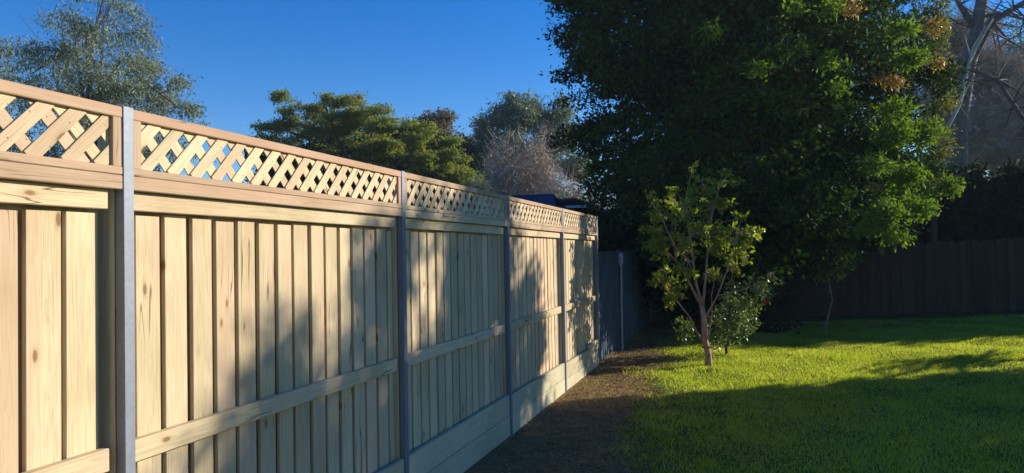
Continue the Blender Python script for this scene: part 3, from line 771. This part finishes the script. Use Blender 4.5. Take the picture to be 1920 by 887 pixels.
tree('gum_tree', gbase(-40, 30), sample_clumps(sub_clumps(cl, 5, (0.3, .5), 5), 900, 9, 0.1), 'grey green gum tree with only its thin edge showing at the left border', 'tree', L_GUM, B_DARK,
     leaf=0.16, aspect=0.25, per=8, spread=0.18, up=0.1, droop=0.9, trunk_r=0.15, top=at(-40, 120, 30), seed=9, limbs=[Vector(c[:3]) for c in cl[::2]])

# flat layered tree
lay = [(533, 182, 27, 9, 0), (522, 186, 14, 7, 0), (560, 205, 42, 9, 0), (600, 200, 30, 9, 0), (640, 193, 42, 11, -1), (668, 190, 22, 9, -1), (605, 183, 18, 7, -1), (560, 222, 44, 10, 0),
       (500, 240, 24, 9, 0), (525, 235, 34, 9, 0), (590, 235, 52, 12, 0), (660, 222, 52, 14, -1), (700, 218, 50, 16, -1), (735, 232, 52, 16, -2), (770, 240, 48, 16, -2), (800, 262, 44, 18, -2),
       (740, 265, 62, 24, -1), (680, 255, 66, 22, 0), (620, 262, 60, 18, 0), (545, 258, 44, 10, 0), (580, 290, 70, 22, 0), (650, 300, 80, 30, 1), (730, 305, 80, 30, 0), (800, 300, 60, 28, -1),
       (840, 275, 30, 16, -1), (850, 310, 40, 26, 0), (490, 262, 24, 10, 0), (700, 350, 110, 34, 1), (600, 340, 90, 28, 1), (820, 350, 80, 34, 1), (540, 300, 50, 20, 1), (650, 400, 120, 40, 1), (800, 410, 110, 40, 1)]
cl = []
for (x, y, rx, rz, dz) in lay:
    Z = 32 + dz; p = at(x, y, Z); s = Z / FPX
    cl.append((p.x, p.y, p.z, rx * s, rx * s * 0.9, rz * s))
pts = sample_clumps(sub_clumps(cl, 7, (0.28, 0.50), 6, 0.5), 13000, 12, 0.2, 0.1)
tree('spreading_tree', gbase(680, 32), pts, 'broad flat topped tree with layered feathery boughs behind the fence, left of the gum trees', 'tree', L_MID, B_DARK, leaf=0.13, aspect=0.4, per=10,
     spread=0.09, up=0.9, trunk_r=0.3, top=at(680, 300, 32), seed=16, limbs=[Vector(c[:3]) - Vector((0, 0, .15)) for c in cl[3::3]], stray=0.25)
cl = [px_clump(x + rg.uniform(-12, 12), y + rg.uniform(-8, 8), 35, 44, 34) for y in (262, 295, 330, 370, 410) for x in range({262: 600, 295: 560}.get(y, 520), {262: 810, 295: 860}.get(y, 920), 42)]  # dark leaves added to fill in the shade under the layered crown
tree('shade_fill_tree', gbase(640, 35.5), sample_clumps(sub_clumps(cl, 6, (.35, .55), 15), 5200, 61, .2), 'dark leaf mass added for the shaded body of the layered tree, directly behind and beneath it', 'tree', L_DARK, B_DARK,
     leaf=0.2, aspect=0.5, per=9, spread=0.18, trunk_r=0.25, top=at(640, 330, 35.5), seed=62)
# round brownish tree behind
cl = [px_clump(x, y, 44, r) for (x, y, r) in ((820, 222, 24), (838, 235, 22), (800, 235, 22), (785, 245, 18), (850, 258, 20), (820, 255, 34), (790, 270, 36), (860, 290, 40), (820, 300, 50), (830, 360, 60))]
tree('brown_tree', gbase(825, 44), sample_clumps(sub_clumps(cl, 6, (0.3, .5), 8), 1500, 13, 0.3), 'small rounded brownish tree top showing between the layered tree and the gums', 'tree', L_BROWN, B_DARK,
     leaf=0.22, aspect=0.45, per=8, spread=0.2, trunk_r=0.2, top=at(825, 270, 44), seed=19)
# gums in the middle
cl = [px_clump(x, y, 38 + z, r, r * .85) for (x, y, r, z) in ((965, 195, 18, 0), (985, 192, 20, 0), (940, 212, 22, 0), (975, 215, 30, -1), (1015, 205, 28, 0), (1045, 205, 24, 0), (920, 235, 24, 0), (955, 245, 36, -1),
      (1005, 245, 36, 0), (1045, 240, 28, 0), (905, 265, 26, 0), (940, 285, 42, -1), (990, 290, 44, 0), (895, 300, 34, 0), (885, 275, 24, 0), (1060, 265, 26, 0), (1070, 310, 34, 0), (1035, 290, 34, 0), (905, 340, 46, 0), (960, 345, 54, 0), (1020, 345, 40, 0), (880, 350, 30, 1), (940, 400, 60, 0), (1010, 400, 60, 0))]
tree('gum_tree', gbase(970, 38), sample_clumps(sub_clumps(cl, 6, (0.3, .52), 10, 0.8), 8000, 14, 0.2), 'bushy bluish gum tree behind the far end of the fence, left of the big evergreen', 'tree', L_GUM, B_GREY,
     leaf=0.19, aspect=0.35, per=9, spread=0.2, up=0.4, droop=0.3, trunk_r=0.22, top=at(975, 240, 38), seed=22, limbs=[Vector(c[:3]) for c in cl[::3]])
# low dark shrubs behind the fence
cl = [px_clump(x, y, 27, r, r * .8) for (x, y, r) in ((500, 300, 40), (560, 320, 50), (640, 340, 50), (720, 360, 50), (800, 370, 50), (870, 385, 44), (930, 400, 40), (1060, 400, 30), (1110, 420, 40))]
tree('neighbour_shrub', gbase(720, 27), sample_clumps(sub_clumps(cl, 6, (0.35, .55), 11), 3000, 15, 0.3), 'dark bushy undergrowth showing low over the top of the lattice', 'shrub', L_DARK, B_DARK,
     leaf=0.16, aspect=0.5, per=9, spread=0.16, trunk_r=0.1, top=gbase(720, 27, 2.5), seed=25)

cl = [px_clump(x, y, 16.6 + z, r) for (x, y, r, z) in ((1140, 440, 24, 0), (1165, 432, 26, .6), (1190, 440, 30, 1.2), (1150, 470, 30, .2), (1185, 470, 34, .8), (1145, 500, 30, 0), (1215, 430, 34, 1.6), (1215, 480, 34, 1.6))]  # bush added to hide the pale wall and blacken the gap
bp_ = at(1160, 600, 17.0); bp_.z = 0
tree('added_bush', bp_, sample_clumps(sub_clumps(cl, 6, (.35, .55), 3), 2200, 71, .2), 'near black bush added to darken the gap between the blue grey fence and the big evergreen', 'bush', L_DARK, B_DARK,
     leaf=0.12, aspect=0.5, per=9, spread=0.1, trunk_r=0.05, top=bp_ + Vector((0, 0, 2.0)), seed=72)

def twiggy(name, base, label, cat, mat, spec, seed, L=2.0, r=0.06, level=4, cat_kids=3, slivers=None):
    root = empty(name, base); tag(root, label, cat)
    mb = MB(); rg = random.Random(seed)
    for (d, L_, r_) in spec:
        grow(mb, Vector(base) + Vector((rg.uniform(-.3, .3), rg.uniform(-.3, .3), -0.1)), d, L_, r_, level, rg, cat_kids, 0.55, 0.2, 0.6, 6, 4, None, 0.006)
    link('branches', mb.mesh('branches', True), mat, root)
    if slivers is not None:
        pts, d = slivers; per = 6; n = len(pts) * per; rr = np.random.default_rng(seed)
        c = np.repeat(pts, per, 0) + rr.normal(0, 0.15, (n, 3))
        dd = np.repeat(d, per, 0) * 0.7 + rr.normal(0, 0.6, (n, 3)); dd[:, 2] += 0.3
        dd /= np.linalg.norm(dd, axis=1, keepdims=True)
        s = np.cross(dd, rr.normal(0, 1, (n, 3))); s /= np.linalg.norm(s, axis=1, keepdims=True)
        L2 = rr.uniform(0.2, 0.6, (n, 1)); w2 = rr.uniform(0.007, 0.014, (n, 1))
        V = np.stack([c - s * w2, c + s * w2, c + dd * L2], 1).reshape(-1, 3)
        o = link('twigs', np_mesh('twigs', V, np.arange(n * 3).reshape(-1, 3)), mat, root); o['kind'] = 'stuff'
    return root
b0 = gbase(1000, 24)
cl = [px_clump(x, y, 24 + z, r) for (x, y, r, z) in ((1000, 270, 36, 0), (960, 300, 38, 0), (1020, 300, 34, 0), (930, 330, 34, 0), (980, 335, 44, 0), (1040, 330, 34, 0), (1060, 360, 30, 0), (1090, 370, 30, .5), (920, 360, 30, 0), (1015, 370, 50, 0), (1110, 385, 22, 0))]
twiggy('bare_shrub', b0, 'grey brown bare twiggy shrub above the far end of the lattice', 'shrub', L_TWIG, [((-.3, 0, 1), 1.5, .05), ((.1, .1, 1), 1.7, .06), ((.45, 0, 1), 1.5, .05)], 4,
       slivers=sample_clumps(sub_clumps(cl, 5, (.35, .6), 3), 1100, 4, 0.1))

# ------------------------------------------------------------------ roofs past the fence
def hut(name, label, cat, c, wx, wy, wall_h, ridge, roofm, wallm, flat=0.35):
    root = empty(name, c); tag(root, label, cat)
    x, y, z = c
    mb = MB(); mb.box(x - wx / 2, x + wx / 2, y - wy / 2, y + wy / 2, -0.1, wall_h); link('wall', mb.mesh('wall'), wallm, root)
    e = 0.35; mb = MB()
    top = wall_h + ridge; hx, hy = wx / 2 + e, wy / 2 + e; hr = wx / 2 - min(wx, wy) * flat
    zb = wall_h + 0.02
    n = 0
    R_ = [(x - hx, y - hy, zb), (x + hx, y - hy, zb), (x + hx, y + hy, zb), (x - hx, y + hy, zb), (x - hr, y, top), (x + hr, y, top)]
    mb.V = R_; mb.F = [(0, 1, 5, 4), (1, 2, 5), (2, 3, 4, 5), (3, 0, 4), (3, 2, 1, 0)]
    link('roof', mb.mesh('roof'), roofm, root)
    mb = MB()
    mb.box(x - hx - .06, x + hx + .06, y - hy - .06, y - hy - .003, zb - .05, zb + .02)
    link('gutter', mb.mesh('gutter'), plain('pale_gutter', (0.45, 0.48, 0.5), (0.55, 0.57, 0.58), 5, .4), root)
    mb = MB(); mb.box(x + hx + .003, x + hx + .08, y - hy, y + hy, zb - .05, zb + .03); link('gutter', mb.mesh('gutter'), bpy.data.materials['pale_gutter'], root)
    mb = MB(); mb.box(x - .5, x + .5, y - wy / 2 - .04, y - wy / 2 + .02, 1.0, 2.0); w1 = link('window', mb.mesh('window'), plain('window_frame_paint', (0.5, 0.5, 0.48)), root)
    mb = MB(); mb.box(x - .44, x + .44, y - wy / 2 - .055, y - wy / 2 - .043, 1.06, 1.94); link('pane', mb.mesh('pane'), plain('dark_glass', (0.02, 0.025, 0.03), None, 2, .1), w1)
    return root
p = at(978, 372, 17); hut('garden_shed', 'low shed with dark blue metal roof just over the far fence', 'shed', (p.x, p.y + 0.9, 0), 1.25, 1.7, 2.5, 0.75, plain('blue_roof', (0.012, 0.05, 0.12), (0.018, 0.07, 0.15), 3, .5), plain('shed_wall', (0.10, 0.12, 0.14)), 0.08)
p = at(925, 350, 34); hut('house', 'house with pinkish red tiled roof half hidden by bare twigs', 'house', (p.x, p.y + 3, 0), 5, 5, 3.4, 1.5, plain('red_tile', (0.26, 0.10, 0.085), (0.34, 0.15, 0.12), 8, .8), plain('brick_wall', (0.20, 0.12, 0.09)))
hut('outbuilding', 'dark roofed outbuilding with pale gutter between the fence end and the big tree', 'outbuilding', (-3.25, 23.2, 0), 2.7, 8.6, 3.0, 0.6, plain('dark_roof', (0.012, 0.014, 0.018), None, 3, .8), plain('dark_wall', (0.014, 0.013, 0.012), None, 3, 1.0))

# ------------------------------------------------------------------ bare trees on the right
bb = gbase(1790, 24.5)
root = empty('bare_tree', bb); tag(root, 'large leafless grey trunked tree with pale limbs rising behind the big evergreen at the right', 'tree')
def path(mb, pts, r0, r1, sides=8, Z=24.5):
    P_ = [at(q[0], q[1], Z + (q[2] if len(q) > 2 else 0)) for q in pts]
    mb.tube(P_, [r0 + (r1 - r0) * i / (len(P_) - 1) for i in range(len(P_))], sides, cap=False); return P_
mb = MB(); mb.tube([bb + Vector((0, 0, -.2)), bb.lerp(at(1792, 300, 24.5), .5), at(1795, 240, 24.5), at(1812, 130, 24.5), at(1832, 60, 24.5), at(1850, -60, 24.5)], [.42, .36, .30, .26, .22, .15], 10)
link('trunk', mb.mesh('trunk', True), bark('grey_brown_bark', (0.09, 0.08, 0.072), (0.19, 0.175, 0.155)), root)
mb = MB(); allp = []
for pts, r0, r1 in (([(1812, 130), (1860, 40, -.5), (1920, 5, -1), (1990, -10, -1)], .15, .05), ([(1832, 60), (1800, 10), (1770, -60)], .12, .06), ([(1805, 150), (1765, 100, .5), (1730, 40, .5)], .09, .03),
                    ([(1772, 140, -1), (1820, 130, -1.2), (1870, 150, -1.4), (1900, 195, -1.5), (1925, 230, -1.6)], .07, .05), ([(1870, 150, -1.4), (1900, 165, -1.5), (1940, 200, -1.5)], .05, .02),
                    ([(1860, 40, -.5), (1890, 75, -.5), (1925, 95, -.5)], .05, .02), ([(1840, 30), (1880, 25, -.6), (1930, 40, -.8)], .05, .02), ([(1775, 30), (1800, 45), (1860, 30)], .04, .02), ([(1900, 10, -1), (1920, 30, -1), (1950, 35, -1)], .03, .01)):
    allp += path(mb, pts, r0, r1)
rg = random.Random(8)
for k in range(80):
    p0 = rg.choice(allp)
    grow(mb, p0, (rg.gauss(0, .6), rg.gauss(0, .6), rg.gauss(.15, .6)), rg.uniform(.6, 1.3), 0.03, 2, rg, 2, .5, .1, .5, 4, 3, None, .006)
link('limbs', mb.mesh('limbs', True), bark('dull_bark', (0.07, 0.06, 0.055), (0.17, 0.15, 0.14)), root)
mb = MB()
for pts, r0, r1 in (([(1776, 240, -1.2), (1800, 195, -1.3), (1808, 160, -1.3), (1818, 115, -1.3), (1838, 75, -1.3), (1862, 35, -1.3)], .055, .03), ([(1818, 115, -1.3), (1825, 88, -1.3), (1848, 48, -1.3)], .035, .02),
                    ([(1806, 180, -1.3), (1822, 150, -1.2), (1850, 145, -1.1)], .025, .01), ([(1822, 112, -1.3), (1812, 80, -1.3), (1808, 60, -1.2)], .02, .01)):
    path(mb, pts, r0, r1, 6)
link('pale_limbs', mb.mesh('pale_limbs', True), B_PALE, root)
cl = [px_clump(x, y, 26.5 + z, r) for (x, y, r, z) in ((1780, 60, 40, 0), (1810, 110, 50, 0), (1860, 130, 50, 0), (1900, 170, 50, 0), (1790, 180, 50, 0), (1840, 200, 60, 0), (1900, 240, 60, 0), (1800, 260, 60, 0), (1860, 290, 60, 0), (1920, 300, 60, 0), (1780, 300, 40, 0), (1950, 200, 60, 0), (1970, 280, 70, 0), (1850, 60, 36, 1))]
twiggy('bare_thicket', gbase(1860, 26.5), 'mass of fine grey leafless twigs behind the bare tree at the right edge', 'thicket', L_TWIG, [((-.3, 0, 1), 2.6, .08), ((.1, .1, 1), 2.8, .08), ((.45, 0, 1), 2.6, .07), ((.8, 0, 1), 2.6, .06)], 9,
       slivers=sample_clumps(sub_clumps(cl, 6, (.35, .6), 3), 13000, 4, 0.1), level=4)
cl = [px_clump(x, y, 36, r) for (x, y, r) in ((1900, 70, 30), (1930, 90, 40), (1880, 110, 28), (1960, 60, 50), (1930, 150, 60), (1870, 170, 50), (1820, 240, 60), (1900, 250, 80), (1990, 200, 80), (1780, 290, 50), (1850, 330, 70), (1950, 340, 80))]
tree('gum_tree', gbase(1930, 36), sample_clumps(sub_clumps(cl, 6, (0.3, .5), 10, 0.8), 2600, 24, 0.2), 'dark green gum tree far behind the bare tree at the upper right corner', 'tree', L_GUM, B_GREY,
     leaf=0.2, aspect=0.35, per=8, spread=0.2, up=0.4, trunk_r=0.25, top=at(1930, 150, 36), seed=23)
cl = [px_clump(x, y, 18.6 + z, r) for (x, y, r, z) in ((1750, 40, 34, 0), (1765, 90, 30, 0), (1745, 140, 34, 0), (1770, 180, 26, 0), (1755, 220, 30, 0), (1768, 260, 22, 0), (1740, 10, 34, 0), (1720, -30, 40, 0), (1745, 300, 26, 0), (1735, 240, 30, 0), (1740, 350, 30, 0))]
tree('olive_tree', gbase(1745, 18.8), sample_clumps(sub_clumps(cl, 5, (.35, .5), 6), 900, 29, .2), 'thin olive yellow tree peeping round the right side of the big evergreen', 'tree', L_OLIVE, B_DARK,
     leaf=0.09, aspect=0.4, per=9, spread=0.11, trunk_r=0.09, top=at(1750, 60, 18.8), seed=27)

# ------------------------------------------------------------------ trees on the sunny side that shade the lawn and the fence (out of the frame)
uax = Vector((-math.cos(SUN_AZ), math.sin(SUN_AZ), 0)); sax = Vector((math.sin(SUN_AZ), math.cos(SUN_AZ), 0))
TE = math.tan(SUN_EL)
def uh(u, hp, D): # hp: height on the plane through the origin, carried back up the sun's rays to distance D
    p = uax * u + sax * D; return Vector((p.x, p.y, hp + TE * D))
def shade_tree(name, label, D, blobs, n, seed, base_u, leaf=0.16):
    cl = []
    for (u, h, r) in blobs:
        p = uh(u, h, D); cl.append((p.x, p.y, p.z, r, r, r))
    b = uh(base_u, 0, D); b.z = 0
    return tree(name, b, sample_clumps(sub_clumps(cl, 7, (.35, .55), seed, .9), n, seed, 0.2, 0.15), label, 'tree', L_BIG, B_DARK, leaf=leaf, aspect=.5, per=9, spread=.13,
         trunk_r=.2, top=b + Vector((0, 0, 4.5)), seed=seed, limbs=[Vector(c[:3]) for c in cl[::4]])
blobs = [(2.64, 0.47, .30), (2.38, 0.0, .36), (2.85, -.15, .42), (2.55, -.9, .55), (2.75, -1.8, .7), (2.8, -2.8, .8), (3.45, .32, .25), (3.58, .78, .26), (3.9, 1.02, .13), (4.2, 1.0, .13), (4.5, 1.0, .15),
         (3.35, -.42, .48), (3.8, -.15, .35), (4.25, -.15, .38), (4.75, .55, .30), (5.0, 1.25, .42), (5.25, 1.5, .36), (5.1, .7, .45), (5.0, 0, .5), (5.3, -.7, .55), (4.4, -.9, .65), (4.4, -1.6, .8), (3.6, -1.7, .8),
         (3.6, -2.8, .8), (4.6, -2.7, .8), (5.6, -1.6, .65), (5.55, .3, .32), (5.9, -.5, .36), (6.38, -.12, .26), (6.35, -.9, .36), (6.32, -1.75, .36), (6.2, -2.4, .36), (6.05, -2.95, .3), (5.72, -3.4, .3), (5.2, -3.2, .45), (6.05, -2.3, .42), (4.2, -3.7, .9), (3.0, -3.8, .8),
         (5.3, -2.4, .65), (4.7, -4.3, .5), (6.75, -3.8, .16), (7.0, -3.62, .12), (6.55, -3.55, .12), (6.3, -3.9, .12)]
shade_tree('shade_tree', 'dense evergreen tree beyond the right border of the photo, shading the near lawn', 17, blobs, 7000, 41, 4.5)

# ------------------------------------------------------------------ grass
def grass_patch(n, seed, xr, yr, h, wdt, dens):
    rg = np.random.default_rng(seed)
    x = rg.uniform(*xr, n); y = rg.uniform(*yr, n)
    keep = dens(x, y, rg.uniform(0, 1, n)); x, y = x[keep], y[keep]; n = len(x)
    z = gz(x, y)
    a = rg.uniform(0, 6.283, n); lean = rg.uniform(0.15, 0.9, n)
    patch = 1 + 0.35 * np.sin(x * 2.3 + 1.1 * np.sin(y * 1.7)) * np.sin(y * 2.9 + 0.7)
    H = h * rg.uniform(0.5, 1.35, n) * patch; W = wdt * rg.uniform(0.6, 1.3, n)
    ca, sa = np.cos(a), np.sin(a)
    b2 = rg.uniform(0, 6.283, n)
    base = np.stack([x, y, z - 0.004], 1)
    side = np.stack([np.cos(b2), np.sin(b2), 0 * b2], 1) * W[:, None]
    tip = base + np.stack([ca * lean * H, sa * lean * H, H], 1)
    V = np.stack([base - side, base + side, tip], 1).reshape(-1, 3)
    return np_mesh('grass', V, np.arange(n * 3).reshape(-1, 3))
L_GRASS = leafmat('grass_blade', [(0.14, 0.22, 0.02), (0.31, 0.40, 0.03), (0.46, 0.50, 0.05), (0.56, 0.55, 0.08), (0.66, 0.56, 0.26)], 0.75, 0.08, 0.56, (1.2, 1.3, 0.6))
def dens(x, y, r):
    e = soil_edge(y)
    right = 2.6 + 0.36 * np.maximum(y, 0) + 1.0
    blot = 0.5 + 0.5 * np.sin(x * 5.1 + 2 * np.sin(y * 2.7)) * np.sin(y * 4.3 + 1.5 * np.sin(x * 6.0))
    d = np.clip((x - e + 0.50) / 1.5, 0.0, 1.0)
    d = np.where(d < 0.98, d * (0.35 + 0.9 * blot) + 0.05 * blot, d)
    far = y > 8.7
    near_fence = (x < e) & far
    d = np.where(near_fence, np.maximum(d, 0.30 * blot), d)
    d = np.where(x > e + .4, d * (0.55 + 0.45 * blot), d)
    under = np.clip((y - 17.0) / 2.0, 0, 0.6)
    return (r < d * (1 - under)) & (x < right) & (x > 0.02)
tag(link('grass', grass_patch(760000, 5, (0.0, 10.5), (4.0, 19.5), 0.036, 0.0042, dens), L_GRASS), 'short green lawn grass blades', 'grass', kind='stuff')

def tuft_dens(x, y, r):
    e = soil_edge(y); c = np.sin(x * 7.7 + 3 * np.sin(y * 3.1)) * np.sin(y * 8.3 + 2 * np.sin(x * 4.7))
    return (c > 0.55) & (x < 3.6 + 0.36 * y) & (x > e - 0.35) & (r < 0.9 - 0.5 * (y > 17))
tag(link('grass_tufts', grass_patch(170000, 8, (0.3, 10.5), (4.0, 19.5), 0.062, 0.0042, tuft_dens), L_GRASS), 'longer grass tufts standing up from the lawn', 'grass', kind='stuff')

# fallen leaves and litter
def litter(n, seed, size, fn, mat, name, label):
    rg = np.random.default_rng(seed)
    x, y = fn(rg, n); n = len(x); z = gz(x, y) + 0.03
    c = np.stack([x, y, z], 1)
    d = rg.normal(0, 1, (n, 3)); d[:, 2] *= 0.25; d /= np.linalg.norm(d, axis=1, keepdims=True)
    nn = rg.normal(0, .3, (n, 3)); nn[:, 2] += 1
    s = np.cross(d, nn); s /= np.linalg.norm(s, axis=1, keepdims=True)
    L = size * rg.uniform(.5, 1.3, (n, 1))
    V = np.stack([c - d * L * .5, c + s * L * .2 + [0, 0, .004], c + d * L * .5, c - s * L * .2 + [0, 0, .006]], 1).reshape(-1, 3)
    tag(link(name, np_mesh(name, V, np.arange(n * 4).reshape(-1, 4)), mat), label, 'leaves', kind='stuff')
def clods(n, seed):
    rg = np.random.default_rng(seed)
    y = rg.uniform(3.8, 16, n); x = soil_edge(y) * rg.uniform(0.03, 1.08, n); z = gz(x, y) + 0.024
    rr = 0.004 + 0.013 * rg.random(n) ** 4
    O = np.array([(1, 0, 0), (0, 1, 0), (-1, 0, 0), (0, -1, 0), (0, 0, .7), (0, 0, -.7)])
    V = np.stack([x, y, z], 1)[:, None, :] + (O[None] * rg.uniform(.6, 1.4, (n, 6, 1))) * rr[:, None, None]
    F = np.array([(0, 1, 4), (1, 2, 4), (2, 3, 4), (3, 0, 4), (1, 0, 5), (2, 1, 5), (3, 2, 5), (0, 3, 5)])
    F = (np.arange(n)[:, None, None] * 6 + F[None]).reshape(-1, 3)
    tag(link('soil_clods', np_mesh('clods', V.reshape(-1, 3), F), bpy.data.materials['bare_earth']), 'loose clods and grit on the bare earth strip', 'soil', kind='stuff')
clods(14000, 9)
L_DEAD = leafmat('dead_leaf', [(0.16, 0.09, 0.04), (0.30, 0.20, 0.10), (0.42, 0.36, 0.24)], .8, .2, .1, (1, 1, 1))
def f1(rg, n):
    y = rg.uniform(4, 14, n); x = soil_edge(y) * rg.uniform(0.02, 1.25, n) ** 1.0; return x, y
litter(4200, 3, 0.032, f1, L_DEAD, 'leaf_litter', 'scattered dead leaves and chips on the bare earth by the fence')
def f2(rg, n):
    y = rg.uniform(4.5, 14, n); x = rg.uniform(1.2, 8, n); return x, y
litter(420, 4, 0.055, f2, L_DEAD, 'fallen_leaves', 'pale fallen leaves dotted over the lawn')

# ------------------------------------------------------------------ the morning air
hm = bpy.data.materials.new('haze'); hm.use_nodes = True; ht = hm.node_tree
ht.nodes.remove(ht.nodes['Principled BSDF'])
pv = ht.nodes.new('ShaderNodeVolumePrincipled'); pv.inputs['Color'].default_value = (0.80, 0.90, 1.0, 1); pv.inputs['Density'].default_value = 0.0008; pv.inputs['Anisotropy'].default_value = 0.0
ht.links.new(pv.outputs[0], ht.nodes['Material Output'].inputs['Volume'])
hz = MB(); hz.box(-170, 170, -80, 270, -1.0, 16.0)
tag(link('haze', hz.mesh('haze'), hm), 'thin bluish air', 'haze', kind='stuff')
